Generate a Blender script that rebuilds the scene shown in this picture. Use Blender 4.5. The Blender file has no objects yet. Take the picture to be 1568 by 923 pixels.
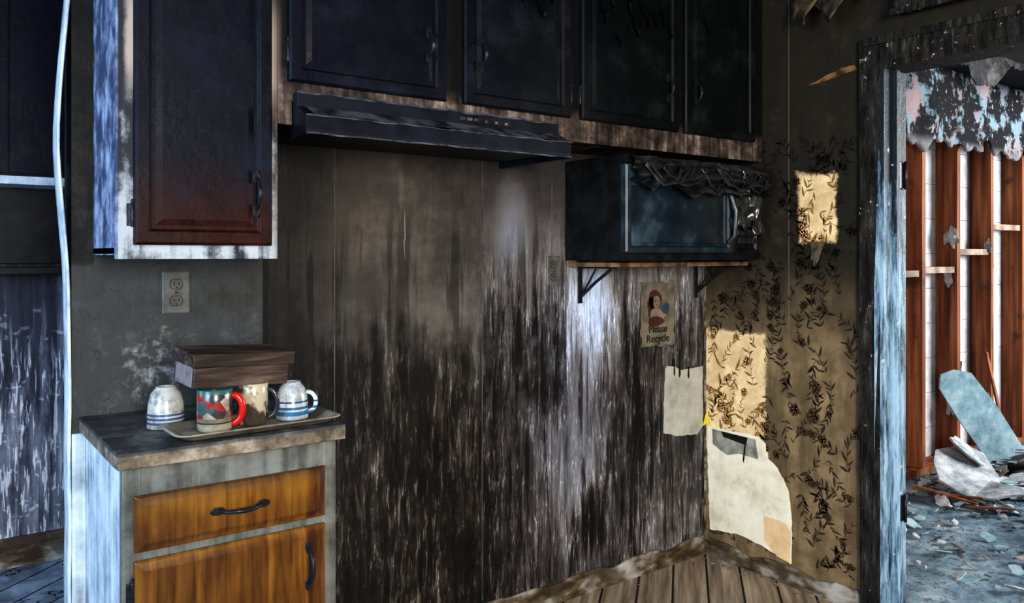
import bpy, bmesh, math, random
from mathutils import Vector, Matrix, noise as mn
random.seed(7)
S=bpy.context.scene
S.view_settings.view_transform='Standard'
try: S.view_settings.look='Medium High Contrast'
except Exception: pass
S.view_settings.exposure=.15

# ------------------------------------------------------------------ shader helper
class M:
    def __init__(s,name,rough=.7,metal=0.,spec=.22):
        s.mat=bpy.data.materials.new(name); s.mat.use_nodes=True
        s.nt=s.mat.node_tree; s.b=s.nt.nodes['Principled BSDF']
        s.b.inputs['Roughness'].default_value=rough
        s.b.inputs['Metallic'].default_value=metal
        s.b.inputs['Specular IOR Level'].default_value=spec
        tc=s.nt.nodes.new('ShaderNodeTexCoord'); s.P=tc.outputs['Object']
        sp=s.nt.nodes.new('ShaderNodeSeparateXYZ'); s.nt.links.new(s.P,sp.inputs[0])
        s.x,s.y,s.z=sp.outputs
    def put(s,inp,v):
        if isinstance(v,bpy.types.NodeSocket): s.nt.links.new(v,inp)
        elif isinstance(v,(tuple,list)):
            inp.default_value=tuple(v)+((1.,) if len(v)==3 and len(inp.default_value)==4 else ())
        else: inp.default_value=v
    def m(s,op,a,b=0.,c=0.,clamp=False):
        n=s.nt.nodes.new('ShaderNodeMath'); n.operation=op; n.use_clamp=clamp
        s.put(n.inputs[0],a); s.put(n.inputs[1],b); s.put(n.inputs[2],c); return n.outputs[0]
    def add(s,*a):
        r=a[0]
        for k in a[1:]: r=s.m('ADD',r,k)
        return r
    def mul(s,*a):
        r=a[0]
        for k in a[1:]: r=s.m('MULTIPLY',r,k)
        return r
    def sm(s,x,a,b,c=0.,d=1.):
        n=s.nt.nodes.new('ShaderNodeMapRange'); n.interpolation_type='SMOOTHSTEP'
        if a>b: a,b,c,d=b,a,d,c
        s.put(n.inputs[0],x)
        for i,v in enumerate((a,b,c,d)): s.put(n.inputs[i+1],v)
        return n.outputs[0]
    def mp(s,scale=(1,1,1),loc=(0,0,0),rot=(0,0,0),vec=None):
        n=s.nt.nodes.new('ShaderNodeMapping'); s.put(n.inputs[0],vec or s.P)
        s.put(n.inputs['Location'],loc); s.put(n.inputs['Rotation'],rot); s.put(n.inputs['Scale'],scale)
        return n.outputs[0]
    def no(s,vec=None,scale=5.,det=4.,ro=.55,di=0.):
        n=s.nt.nodes.new('ShaderNodeTexNoise'); s.put(n.inputs['Vector'],vec or s.P)
        s.put(n.inputs['Scale'],scale); s.put(n.inputs['Detail'],det); s.put(n.inputs['Roughness'],ro); s.put(n.inputs['Distortion'],di)
        return n.outputs[0]
    def vo(s,vec=None,scale=5.,feat='F1',out=0,rand=1.):
        n=s.nt.nodes.new('ShaderNodeTexVoronoi'); n.feature=feat; s.put(n.inputs['Vector'],vec or s.P)
        s.put(n.inputs['Scale'],scale); s.put(n.inputs['Randomness'],rand); return n.outputs[out]
    def ramp(s,f,stops):
        n=s.nt.nodes.new('ShaderNodeValToRGB'); s.put(n.inputs[0],f); e=n.color_ramp.elements
        while len(e)<len(stops): e.new(.5)
        for k,(p,c) in zip(e,stops): k.position=p; k.color=tuple(c)+(1,)
        return n.outputs[0]
    def mix(s,f,a,b,mode='MIX'):
        n=s.nt.nodes.new('ShaderNodeMix'); n.data_type='RGBA'; n.blend_type=mode
        s.put(n.inputs[0],f); s.put(n.inputs[6],a); s.put(n.inputs[7],b); return n.outputs[2]
    def blob(s,a,a0,sa,b,b0,sb,wob=None,w=.6,soft=.6):
        p=s.m('DIVIDE',s.m('SUBTRACT',a,a0),sa); q=s.m('DIVIDE',s.m('SUBTRACT',b,b0),sb)
        d=s.m('SQRT',s.add(s.mul(p,p),s.mul(q,q)))
        if wob is not None: d=s.add(d,s.mul(s.m('SUBTRACT',wob,.5),w))
        return s.sm(d,1.,1.-soft)
    def rect(s,a,a0,a1,b,b0,b1,wob=None,w=.05,soft=.01):
        if wob is not None:
            o=s.mul(s.m('SUBTRACT',wob,.5),w); a=s.add(a,o); b=s.add(b,o)
        return s.mul(s.sm(a,a0-soft,a0+soft),s.sm(a,a1+soft,a1-soft),s.sm(b,b0-soft,b0+soft),s.sm(b,b1+soft,b1-soft))
    def col(s,c): s.put(s.b.inputs['Base Color'],c); return s
    def rough(s,c): s.put(s.b.inputs['Roughness'],c); return s
    def bump(s,h,st=.5,d=.01):
        n=s.nt.nodes.new('ShaderNodeBump'); s.put(n.inputs['Strength'],st); s.put(n.inputs['Distance'],d); s.put(n.inputs['Height'],h)
        s.nt.links.new(n.outputs[0],s.b.inputs['Normal']); return s

def simple(name,c,rough=.7,metal=0.,var=.4,scale=12.,bump=.2,dark=None,spec=.25):
    a=M(name,rough,metal,spec); n=a.no(scale=scale,det=6.)
    d=dark or tuple(k*(1-var) for k in c)
    a.col(a.mix(a.sm(n,.35,.65),d,c)); a.bump(n,bump,.004); return a.mat

# ------------------------------------------------------------------ mesh builder
class B:
    def __init__(s,name,*mats): s.name=name; s.bm=bmesh.new(); s.mats=mats; s.k=0
    def mark(s): s.bm.verts.ensure_lookup_table(); s.k=len(s.bm.verts)
    def xf(s,mat):
        s.bm.verts.ensure_lookup_table()
        for v in s.bm.verts[s.k:]: v.co=mat@v.co
    def face(s,pts,m=0):
        f=s.bm.faces.new([s.bm.verts.new(p) for p in pts]); f.material_index=m; return f
    def box(s,x0,x1,y0,y1,z0,z1,m=0):
        v=[s.bm.verts.new(p) for p in [(x0,y0,z0),(x1,y0,z0),(x1,y1,z0),(x0,y1,z0),(x0,y0,z1),(x1,y0,z1),(x1,y1,z1),(x0,y1,z1)]]
        for q in ((3,2,1,0),(4,5,6,7),(0,1,5,4),(1,2,6,5),(2,3,7,6),(3,0,4,7)):
            f=s.bm.faces.new([v[i] for i in q]); f.material_index=m
    def prism(s,pts,ax,a,b,m=0):
        def P(p,t): return {'x':(t,p[0],p[1]),'y':(p[0],t,p[1]),'z':(p[0],p[1],t)}[ax]
        A=[s.bm.verts.new(P(p,a)) for p in pts]; C=[s.bm.verts.new(P(p,b)) for p in pts]; n=len(pts)
        for f in (s.bm.faces.new(A),s.bm.faces.new(C[::-1])): f.material_index=m
        for i in range(n):
            f=s.bm.faces.new((A[i],C[i],C[(i+1)%n],A[(i+1)%n])); f.material_index=m
    def grid(s,fn,nu,nv,m=0):
        V=[[s.bm.verts.new(fn(i/nu,j/nv)) for j in range(nv+1)] for i in range(nu+1)]
        for i in range(nu):
            for j in range(nv):
                f=s.bm.faces.new((V[i][j],V[i+1][j],V[i+1][j+1],V[i][j+1])); f.material_index=m; f.smooth=True
    def tube(s,pts,r,m=0,n=8,flat=1.):
        pts=[Vector(p) for p in pts]; R=[]; up=None
        for i,p in enumerate(pts):
            d=(pts[min(i+1,len(pts)-1)]-pts[max(i-1,0)]).normalized()
            if up is None: up=Vector((0,0,1)) if abs(d.z)<.9 else Vector((1,0,0))
            a=d.cross(up).normalized(); b=a.cross(d).normalized(); up=b
            rr=r[i] if isinstance(r,(list,tuple)) else r
            R.append([s.bm.verts.new(p+a*math.cos(t)*rr+b*math.sin(t)*rr*flat) for t in [2*math.pi*k/n for k in range(n)]])
        for i in range(len(R)-1):
            for k in range(n):
                f=s.bm.faces.new((R[i][k],R[i][(k+1)%n],R[i+1][(k+1)%n],R[i+1][k])); f.material_index=m; f.smooth=True
        for q in (R[0][::-1],R[-1]):
            f=s.bm.faces.new(q); f.material_index=m
    def lathe(s,prof,c,m=0,n=32,mfn=None):
        R=[[s.bm.verts.new((c[0]+r*math.cos(2*math.pi*k/n),c[1]+r*math.sin(2*math.pi*k/n),c[2]+z)) for k in range(n)] for r,z in prof]
        for i in range(len(R)-1):
            for k in range(n):
                f=s.bm.faces.new((R[i][k],R[i][(k+1)%n],R[i+1][(k+1)%n],R[i+1][k])); f.smooth=True
                f.material_index=m if mfn is None else mfn(i)
    def panel(s,x0,x1,z0,z1,y,prof,m=0,skew=0.):
        R=[]
        for i,d in prof:
            R.append([s.bm.verts.new((a,y-d,b)) for a,b in ((x0+i,z0+i),(x1-i,z0+i),(x1-i,z1-i),(x0+i,z1-i))])
        for a,b in zip(R,R[1:]):
            for k in range(4):
                f=s.bm.faces.new((a[k],a[(k+1)%4],b[(k+1)%4],b[k])); f.material_index=m
        f=s.bm.faces.new(R[-1]); f.material_index=m
        f=s.bm.faces.new(R[0][::-1]); f.material_index=m
    def jitter(s,amp,freq,cuts=0):
        if cuts:
            bmesh.ops.remove_doubles(s.bm,verts=s.bm.verts,dist=1e-5)
            bmesh.ops.subdivide_edges(s.bm,edges=s.bm.edges[:],cuts=cuts,use_grid_fill=True)
        for v in s.bm.verts:
            v.co+=mn.noise_vector(v.co*freq)*amp
    def done(s,bevel=0.,parent=None,solid=0.,fixn=True):
        if fixn: bmesh.ops.recalc_face_normals(s.bm,faces=s.bm.faces)
        me=bpy.data.meshes.new(s.name); s.bm.to_mesh(me); s.bm.free()
        for k in s.mats: me.materials.append(k)
        o=bpy.data.objects.new(s.name,me); S.collection.objects.link(o)
        if solid:
            q=o.modifiers.new('sol','SOLIDIFY'); q.thickness=solid
        if bevel:
            q=o.modifiers.new('bev','BEVEL'); q.width=bevel; q.segments=2; q.limit_method='ANGLE'; q.angle_limit=.6
        if parent: o.parent=parent
        return o

# ------------------------------------------------------------------ materials
def mat_backwall():
    a=M('sooty_wall_panelling',.6,0,.22); x,z=a.x,a.z
    H_=lambda n: a.m('SUBTRACT',n,.5)
    bl=a.no(scale=2.6,det=6.,ro=.6); bl2=a.no(scale=10.,det=9.,ro=.7)
    runs=a.no(a.mp((26,1,2.6)),1.,7.,.70,.6)
    dr=a.no(a.mp((55,1,6.5)),1.,5.,.68,.7)
    dr2=a.no(a.mp((100,1,16),loc=(4,0,3)),1.,5.,.68,.7)
    dd=a.no(a.mp((34,1,2.4),loc=(1,0,8)),1.,5.,.62,.5)
    sw=a.no(a.mp((6,1,1.1)),1.,4.,.55)
    speck=a.no(scale=75.,det=3.,ro=.6)
    low=a.sm(a.add(z,a.mul(H_(sw),.42),a.mul(H_(bl),.3)),1.20,.92)
    right=a.sm(x,-1.32,-1.2)
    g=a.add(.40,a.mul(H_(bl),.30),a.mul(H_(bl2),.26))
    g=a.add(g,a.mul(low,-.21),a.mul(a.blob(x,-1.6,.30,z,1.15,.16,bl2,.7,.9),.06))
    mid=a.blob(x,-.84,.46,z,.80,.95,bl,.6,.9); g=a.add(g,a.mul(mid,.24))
    lit_spot=a.blob(x,-.70,.21,z,1.14,.46,bl2,.6,.95); g=a.add(g,a.mul(lit_spot,.36))  # less soot here, plus a bluish light spot painted into the colour
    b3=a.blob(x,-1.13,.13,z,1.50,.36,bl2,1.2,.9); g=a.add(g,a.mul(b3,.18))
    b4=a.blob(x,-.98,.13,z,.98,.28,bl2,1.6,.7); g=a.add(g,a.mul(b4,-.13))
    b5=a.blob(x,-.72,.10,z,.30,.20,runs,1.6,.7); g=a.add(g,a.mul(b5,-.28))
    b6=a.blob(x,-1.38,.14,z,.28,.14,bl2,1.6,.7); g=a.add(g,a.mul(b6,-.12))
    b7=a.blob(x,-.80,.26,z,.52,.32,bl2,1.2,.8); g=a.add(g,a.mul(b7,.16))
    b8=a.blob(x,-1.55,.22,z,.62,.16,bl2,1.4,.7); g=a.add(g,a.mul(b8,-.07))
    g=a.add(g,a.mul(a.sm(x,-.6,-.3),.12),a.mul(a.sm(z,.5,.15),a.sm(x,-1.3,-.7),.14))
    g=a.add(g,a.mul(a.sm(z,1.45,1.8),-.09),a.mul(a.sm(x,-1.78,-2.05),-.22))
    lowR=a.m('MAXIMUM',low,a.mul(right,a.sm(z,1.55,1.15)))
    g=a.add(g,a.mul(H_(runs),a.add(.12,a.mul(lowR,.90))))
    g=a.add(g,a.mul(a.sm(dr,.52,.62),lowR,a.sm(sw,.38,.62),.26))
    g=a.add(g,a.mul(a.sm(dr2,.53,.63),lowR,a.sm(bl2,.40,.58),.24))
    g=a.add(g,a.mul(a.sm(dd,.54,.61),lowR,-.20))
    dk=a.mul(a.sm(sw,.55,.62),a.sm(z,.30,.6),a.sm(z,1.35,1.1),right); g=a.add(g,a.mul(dk,-.20))
    dk2=a.mul(a.sm(a.no(a.mp((16,1,1.1),loc=(5,0,2)),1.,3.),.56,.62),a.sm(z,1.0,1.15),a.sm(z,1.6,1.4)); g=a.add(g,a.mul(dk2,-.11))
    g=a.add(g,a.mul(a.sm(speck,.66,.72),a.add(.05,a.mul(lowR,.18))))
    g=a.add(g,a.mul(a.blob(a.add(x,a.mul(H_(bl2),.03)),-1.60,.004,z,1.47,.11,None,0,.5),.22),a.mul(a.blob(a.add(x,a.mul(H_(bl2),.02)),-1.615,.02,z,1.62,.14,None,0,.9),.05))
    L=a.sm(x,-2.095,-2.11)
    gl=a.add(.335,a.mul(H_(bl2),.54),a.mul(a.sm(z,1.35,1.0),.02))
    gl=a.add(gl,a.mul(a.mul(a.sm(x,-2.58,-2.59),a.sm(z,1.36,1.40)),-.4))
    cr=a.sm(a.m('ABSOLUTE',H_(a.no(scale=7.,det=5.,ro=.6,di=.6))),.010,.0); gl=a.add(gl,a.mul(cr,a.sm(bl2,.45,.6),-.12))
    sp=a.blob(x,-2.42,.14,z,1.08,.14,bl2,3.4,.6); gl=a.add(gl,a.mul(sp,a.sm(a.no(scale=26.,det=6.,ro=.7),.44,.68),.34))
    g=a.add(a.mul(g,a.m('SUBTRACT',1.,L)),a.mul(gl,L))
    c=a.ramp(g,[(0,(.003,.0029,.0028)),(.2,(.009,.0080,.0070)),(.38,(.050,.043,.037)),(.58,(.18,.16,.14)),(.8,(.42,.42,.42)),(1,(.74,.77,.82))])
    cold=a.m('MAXIMUM',a.m('MAXIMUM',lit_spot,a.mul(b3,.8)),a.m('MAXIMUM',a.mul(mid,.85),a.mul(right,.35)))
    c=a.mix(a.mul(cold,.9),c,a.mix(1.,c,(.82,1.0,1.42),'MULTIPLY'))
    c=a.mix(L,c,a.mix(1.,c,(.84,1.0,1.16),'MULTIPLY'))
    seam=a.sm(a.m('ABSOLUTE',a.m('SUBTRACT',x,-2.098)),.012,.006)
    c=a.mix(seam,c,(.002,.002,.002))
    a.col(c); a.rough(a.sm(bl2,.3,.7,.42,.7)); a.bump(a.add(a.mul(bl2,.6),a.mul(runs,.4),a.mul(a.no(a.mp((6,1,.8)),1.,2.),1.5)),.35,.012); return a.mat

def soot_right(a):
    y,z=a.y,a.z; w=a.no(scale=9.,det=6.,ro=.65); big=a.no(scale=3.,det=4.)
    up=a.sm(a.add(z,a.mul(a.m('SUBTRACT',big,.5),.5)),.85,1.45)
    c1=a.rect(y,-.672,-.50,z,1.45,1.735,w,.09); c2=a.rect(y,-.335,.1,z,.5,1.055,w,.12)
    cl=a.m('MAXIMUM',c1,c2)
    streak=a.sm(a.no(a.mp((1,9,1.2)),1.,4.),.45,.6)
    return up,cl,streak,w,big
def mat_wallpaper():
    a=M('scorched_floral_wallpaper',.65,0,.15); up,cl,st,w,big=soot_right(a)
    c=a.mix(a.sm(w,.3,.7),(.12,.085,.045),(.25,.18,.098))
    c=a.mix(a.mul(st,.5),c,(.045,.033,.019))
    c=a.mix(a.mul(up,.95),c,(.0125,.0115,.0085))
    c=a.mix(a.mul(a.sm(w,.55,.7),up,.3),c,(.055,.052,.042))
    c=a.mix(cl,c,a.mix(a.sm(w,.35,.7),(.52,.37,.18),(.85,.67,.40)))
    c=a.mix(a.mul(a.sm(a.m('ABSOLUTE',a.add(a.y,.452)),.003,.001),.6),c,(.16,.13,.08))
    a.col(c); a.bump(a.add(a.mul(w,.7),big),.4,.012); return a.mat
def mat_pat(name,dirty,clean,amt=.96):
    a=M(name,.7,0,.1); up,cl,st,w,big=soot_right(a)
    c=a.mix(a.mul(up,amt),dirty,(.009,.008,.006)); c=a.mix(cl,c,clean); a.col(c); return a.mat

def mat_char(name='charred_cabinet_paint'):
    a=M(name,.45,0,.14); n=a.no(scale=7.,det=8.,ro=.65); f=a.no(scale=60.,det=5.)
    hor=a.sm(a.x,-2.3,-.7)
    c=a.mix(hor,(.0030,.0038,.0095),(.0034,.0040,.0044))
    c=a.mix(a.sm(n,.5,.75),c,a.mix(hor,(.0075,.0105,.025),(.010,.012,.0125)))
    c=a.mix(a.mul(a.sm(f,.70,.75),.35),c,(.05,.05,.06))
    red=a.mul(a.sm(a.add(a.z,a.mul(a.m('SUBTRACT',n,.5),.25)),1.68,1.45),a.sm(a.x,-2.19,-2.22))
    c=a.mix(red,c,a.mix(a.sm(n,.4,.65),(.011,.0018,.0014),(.034,.007,.0035)))
    a.col(c); a.rough(a.sm(n,.3,.7,.38,.6)); a.bump(a.add(n,a.mul(a.no(a.mp((14,14,2)),1.,4.),.3)),.35,.012); return a.mat
def mat_frame():
    a=M('heat_stained_face_frame',.6,0,.2); n=a.no(scale=11.,det=7.,ro=.65); s=a.no(a.mp((24,24,1.6)),1.,4.)
    s2=a.no(a.mp((45,10,3)),1.,4.)
    b=a.sm(a.x,-2.2,-2.16)
    cb=a.ramp(a.add(n,a.mul(a.m('SUBTRACT',s2,.5),.5)),[(.38,(.012,.009,.008)),(.54,(.065,.045,.036)),(.66,(.17,.135,.115)),(.78,(.42,.38,.36))])
    cb=a.mix(a.sm(a.z,1.885,1.93),cb,(.003,.0035,.0045))
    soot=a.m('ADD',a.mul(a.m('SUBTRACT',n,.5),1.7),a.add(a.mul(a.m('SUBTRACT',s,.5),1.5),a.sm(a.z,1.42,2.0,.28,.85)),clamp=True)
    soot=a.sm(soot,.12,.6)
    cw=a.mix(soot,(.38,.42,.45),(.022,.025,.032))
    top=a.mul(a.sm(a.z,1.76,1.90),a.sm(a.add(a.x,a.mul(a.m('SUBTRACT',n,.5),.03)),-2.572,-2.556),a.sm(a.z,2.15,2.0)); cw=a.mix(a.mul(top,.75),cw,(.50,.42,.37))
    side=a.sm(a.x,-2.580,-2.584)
    cs=a.mix(a.sm(a.add(n,a.mul(s,.5)),.52,.86),(.30,.36,.50),(.03,.042,.09)); cw=a.mix(side,cw,cs)  # left panel: bluish window light painted into its colour, with soot
    a.col(a.mix(b,cw,cb)); a.bump(a.add(n,s),.3,.006); return a.mat
def mat_wood_orange():
    a=M('varnished_oak_front',.3,0,.4); g=a.no(a.mp((38,3,2.2)),1.,6.,.6,.6); w=a.nt.nodes.new('ShaderNodeTexWave')
    w.wave_type='RINGS'; a.put(w.inputs[0],a.mp((5.,3,1.3),loc=(11.7,0,-.75))); a.put(w.inputs['Scale'],5.); a.put(w.inputs['Distortion'],3.); a.put(w.inputs['Detail'],3.)
    n=a.no(scale=6.,det=6.)
    c=a.ramp(a.add(a.mul(g,.75),a.mul(w.outputs[1],.17)),[(.25,(.035,.009,.0015)),(.46,(.130,.052,.006)),(.68,(.25,.115,.014))])
    c=a.mix(a.mul(a.sm(n,.5,.75),.7),c,(.045,.014,.004)); c=a.mix(a.mul(a.sm(a.z,.80,.86),.6),c,(.035,.022,.015))
    a.col(c); a.bump(g,.15,.003); return a.mat
def mat_basebody():
    a=M('dirty_white_cabinet_paint',.55); n=a.no(scale=8.,det=7.,ro=.65); s=a.no(a.mp((30,30,1.4)),1.,4.)
    k=a.add(a.mul(n,.7),a.mul(s,.5))
    c=a.ramp(k,[(.48,(.62,.69,.76)),(.64,(.36,.43,.48)),(.80,(.10,.12,.14))])
    fr=a.sm(a.y,-.46,-.49); c=a.mix(fr,c,a.mix(a.sm(k,.46,.76),(.16,.17,.155),(.045,.045,.04)))  # side faces carry painted-in bluish light; front face frame coloured darker
    a.col(c); a.bump(k,.3,.005); return a.mat
def mat_counter():
    a=M('blistered_laminate',.5,0,.3); n=a.no(scale=14.,det=8.,ro=.7); m2=a.no(scale=4.,det=5.)
    top=a.ramp(a.add(a.mul(n,.6),a.mul(m2,.5)),[(.42,(.012,.012,.012)),(.57,(.05,.05,.049)),(.74,(.20,.20,.195))])
    ed=a.ramp(n,[(.35,(.05,.038,.024)),(.5,(.16,.13,.09)),(.68,(.38,.33,.25))])
    a.col(a.mix(a.sm(a.z,.947,.940),top,ed)); a.bump(n,.6,.008); return a.mat
def mat_floor():
    a=M('dirty_diagonal_floorboards',.6); ang=math.radians(41.5)
    u=a.add(a.mul(a.x,math.cos(ang)),a.mul(a.y,math.sin(ang))); v=a.add(a.mul(a.x,-math.sin(ang)),a.mul(a.y,math.cos(ang)))
    q=a.m('DIVIDE',v,.144); fr=a.m('FRACT',q); idx=a.m('FLOOR',q)
    cx=a.nt.nodes.new('ShaderNodeCombineXYZ'); a.put(cx.inputs[0],a.mul(u,2.)); a.put(cx.inputs[1],a.mul(v,30.)); a.put(cx.inputs[2],a.mul(idx,3.7))
    g=a.no(cx.outputs[0],1.,6.,.6); n=a.no(scale=4.,det=8.,ro=.7)
    c=a.ramp(g,[(.3,(.09,.062,.040)),(.5,(.28,.21,.145)),(.7,(.50,.41,.31))])
    c=a.mix(a.mul(a.sm(n,.45,.7),.5),c,(.22,.215,.21))
    bluelit=a.sm(a.x,-1.9,-2.4); c=a.mix(bluelit,c,a.mix(a.sm(n,.35,.65),(.07,.09,.12),(.30,.38,.48)))  # bluish light on the left floor, painted into the board colour
    gap=a.m('MAXIMUM',a.sm(fr,.045,.015),a.sm(fr,.955,.985)); c=a.mix(gap,c,(.004,.004,.004))
    crack=a.mul(a.sm(a.m('ABSOLUTE',a.m('SUBTRACT',a.no(scale=2.2,det=4.,di=.4),.5)),.006,.002),bluelit); c=a.mix(crack,c,(.003,.003,.004))
    a.col(c); a.bump(a.add(a.mul(gap,-2.),g,n),.4,.01); return a.mat
def mat_floor2():
    a=M('debris_strewn_vinyl',.5); n=a.no(scale=3.,det=9.,ro=.7); f=a.no(scale=20.,det=8.,ro=.75)
    c=a.ramp(n,[(.38,(.055,.085,.11)),(.52,(.19,.29,.36)),(.66,(.46,.55,.60))])
    c=a.mix(a.sm(f,.52,.60),c,(.04,.05,.06)); c=a.mix(a.sm(f,.60,.64),c,(.62,.66,.68))
    a.col(c); a.bump(f,.8,.02); return a.mat
def mat_farwall():
    a=M('sooty_far_wall',.6); n=a.no(scale=6.,det=8.,ro=.7); st=a.no(a.mp((24,1,2.2)),1.,6.,.66,.4); sf=a.no(a.mp((70,1,7)),1.,4.,.6,.4)
    g=a.add(a.sm(a.z,1.4,1.05,.17,.33),a.sm(a.z,.85,.45,0.,.16),a.mul(a.m('SUBTRACT',st,.5),1.1),a.mul(a.sm(sf,.54,.60),a.sm(a.z,1.15,.9),.35),a.mul(a.m('SUBTRACT',n,.5),.5))
    g=a.add(g,a.mul(a.sm(a.no(scale=26.,det=3.),.62,.68),a.sm(a.z,1.3,1.1),.22))
    a.col(a.ramp(g,[(.05,(.004,.005,.009)),(.35,(.030,.033,.052)),(.6,(.17,.18,.22)),(.9,(.6,.61,.65))])); a.bump(n,.3,.01); return a.mat
def mat_jamb():
    a=M('charred_flaking_casing',.6,0,.2); n=a.no(a.mp((40,40,7)),1.,7.,.7); w=a.no(scale=30.,det=5.,ro=.7)
    c=a.ramp(n,[(.42,(.004,.004,.004)),(.58,(.026,.024,.021)),(.72,(.10,.10,.095))])
    c=a.mix(a.sm(w,.64,.68),c,(.40,.38,.34)); a.col(c); a.bump(a.add(n,w),.8,.012); return a.mat
def mat_jamb_blue():
    a=M('scorched_bluelit_jamb',.5); n=a.no(a.mp((30,30,5)),1.,7.,.7); w=a.no(scale=18.,det=6.,ro=.7)
    up=a.sm(a.z,1.2,2.0)
    k=a.add(n,a.mul(up,.24))
    c=a.ramp(k,[(.42,(.30,.45,.56)),(.54,(.10,.18,.26)),(.64,(.012,.018,.025))])  # blue light from the next room is painted into the jamb colour
    c=a.mix(a.sm(w,.62,.67),c,(.55,.58,.60)); a.col(c); a.bump(a.add(n,w),.6,.01); return a.mat
def mat_plaster_peel():
    a=M('peeling_painted_plaster',.8,0,.1); n=a.no(scale=3.2,det=7.,ro=.65); w=a.no(a.mp(loc=(9,3,4)),4.,6.,.65)
    c=a.mix(a.sm(n,.44,.56),(.30,.22,.22),(.18,.28,.33)); c=a.mix(a.sm(w,.44,.50),c,(.012,.012,.014))
    f=a.no(scale=25.,det=5.,ro=.6); c=a.mix(a.sm(f,.60,.66),c,(.32,.31,.31)); c=a.mix(a.mul(a.sm(a.z,2.16,2.08),.8),c,(.24,.235,.23)); a.col(c); a.bump(w,.5,.03); return a.mat
def mat_stud():
    a=M('orange_brown_stud',.65); g=a.no(a.mp((25,25,1.5)),1.,6.); n=a.no(scale=6.,det=6.)
    c=a.ramp(g,[(.3,(.07,.018,.008)),(.5,(.20,.062,.022)),(.7,(.36,.14,.06))]); c=a.mix(a.mul(a.sm(n,.55,.7),.7),c,(.03,.014,.011))
    a.col(c); a.bump(g,.3,.005); return a.mat
def mat_debris(name,c1,c2,c3,bump=.7):
    a=M(name,.8); n=a.no(scale=7.,det=8.,ro=.7); c=a.ramp(n,[(.35,c1),(.5,c2),(.65,c3)]); a.col(c); a.bump(n,bump,.02); return a.mat
def mat_baseb():
    a=M('chipped_baseboard_paint',.6); n=a.no(a.mp((5,5,11)),1.,6.,.6); w=a.no(scale=4.,det=4.,ro=.6)
    c=a.ramp(n,[(.42,(.04,.026,.014)),(.50,(.11,.085,.052)),(.56,(.24,.22,.19)),(.66,(.36,.35,.32))]); c=a.mix(a.mul(a.sm(w,.50,.58),.75),c,(.06,.045,.027))
    a.col(c); a.bump(n,.25,.006); return a.mat

m_back=mat_backwall(); m_wp=mat_wallpaper(); m_char=mat_char(); m_frame=mat_frame(); m_oak=mat_wood_orange()
m_body=mat_basebody(); m_ctr=mat_counter(); m_floor=mat_floor(); m_floor2=mat_floor2(); m_far=mat_farwall()
m_jamb=mat_jamb(); m_jb=mat_jamb_blue(); m_peel=mat_plaster_peel(); m_stud=mat_stud(); m_bb=mat_baseb()
m_iron=simple('black_iron_pull',(.020,.022,.028),.34,.4,bump=.4,scale=60)
m_hood=simple('sooted_hood_enamel',(.008,.010,.017),.42,.0,.6,9,.3,dark=(.003,.0035,.006))
m_hoodlt=simple('sooted_hood_edge',(.085,.092,.115),.42,.0,.7,14,.3,dark=(.012,.013,.018))
m_black=simple('burnt_black_shell',(.008,.009,.010),.5,.0,.6,14,.4,dark=(.003,.003,.004),spec=.2)
m_melt=simple('melted_plastic',(.020,.022,.024),.27,0,.7,20,.4,dark=(.006,.006,.007),spec=.9)
m_ceil=simple('sooty_ceiling',(.03,.03,.03),.9,0,.6,4,.5)
m_plate=simple('sooted_outlet_plate',(.10,.10,.088),.45,0,.45,25,.2)
m_slot=simple('outlet_slot',(.008,.008,.008),.6)
m_shelf=simple('scorched_shelf_board',(.20,.12,.06),.55,0,.75,18,.4)
m_gyp=mat_debris('broken_drywall',(.15,.16,.17),(.42,.45,.47),(.72,.74,.76))
m_blue=mat_debris('blue_painted_board',(.14,.24,.29),(.28,.43,.48),(.48,.62,.66),.3)
m_bare=mat_debris('bare_cream_plaster',(.52,.48,.36),(.70,.66,.52),(.78,.75,.63),.2)
m_tan=mat_debris('tan_backing_paper',(.50,.36,.19),(.66,.47,.26),(.72,.56,.34),.2)
m_white=mat_debris('exposed_white_board',(.22,.22,.19),(.35,.35,.31),(.43,.43,.38),.2)
m_sheath=mat_debris('whitewashed_sheathing',(.46,.43,.41),(.62,.61,.61),(.76,.75,.77),.3)
m_dirt=mat_debris('ash_flakes',(.05,.045,.04),(.2,.18,.16),(.45,.43,.4))
m_seam=simple('panel_seam_strip',(.10,.09,.08),.6,0,.6,8,.2)

# ------------------------------------------------------------------ room shell
H=2.62
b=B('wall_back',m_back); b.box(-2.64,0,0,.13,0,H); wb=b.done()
b=B('wall_right',m_wp,m_jamb)
b.box(0,.13,-.84,.13,0,H); b.box(0,.13,-1.78,-.84,2.15,H); b.box(0,.13,-4.6,-1.78,0,H); wr=b.done()
b=B('floor',m_floor,m_floor2); b.box(-5.,.065,-4.6,1.75,-.1,0,0); b.box(.065,5.5,-4.6,.3,-.1,0,1); b.done()
b=B('ceiling',m_ceil); b.box(-5.,5.5,-2.2,1.88,H,H+.1); b.done()
b=B('wall_far_left',m_far); b.box(-5.,-1.2,1.75,1.88,0,H); b.done()
b=B('baseboard_far_left',m_bb); b.prism([(1.749,0),(1.72,0),(1.72,.10),(1.735,.13),(1.749,.13)],'x',-4.9,-1.3); b.done()
b=B('trim_1',m_seam)
for xx in (-1.866,-1.271,-.932): b.box(xx-.002,xx+.002,-.0025,0,.1,1.75,0)
b.done()
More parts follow.
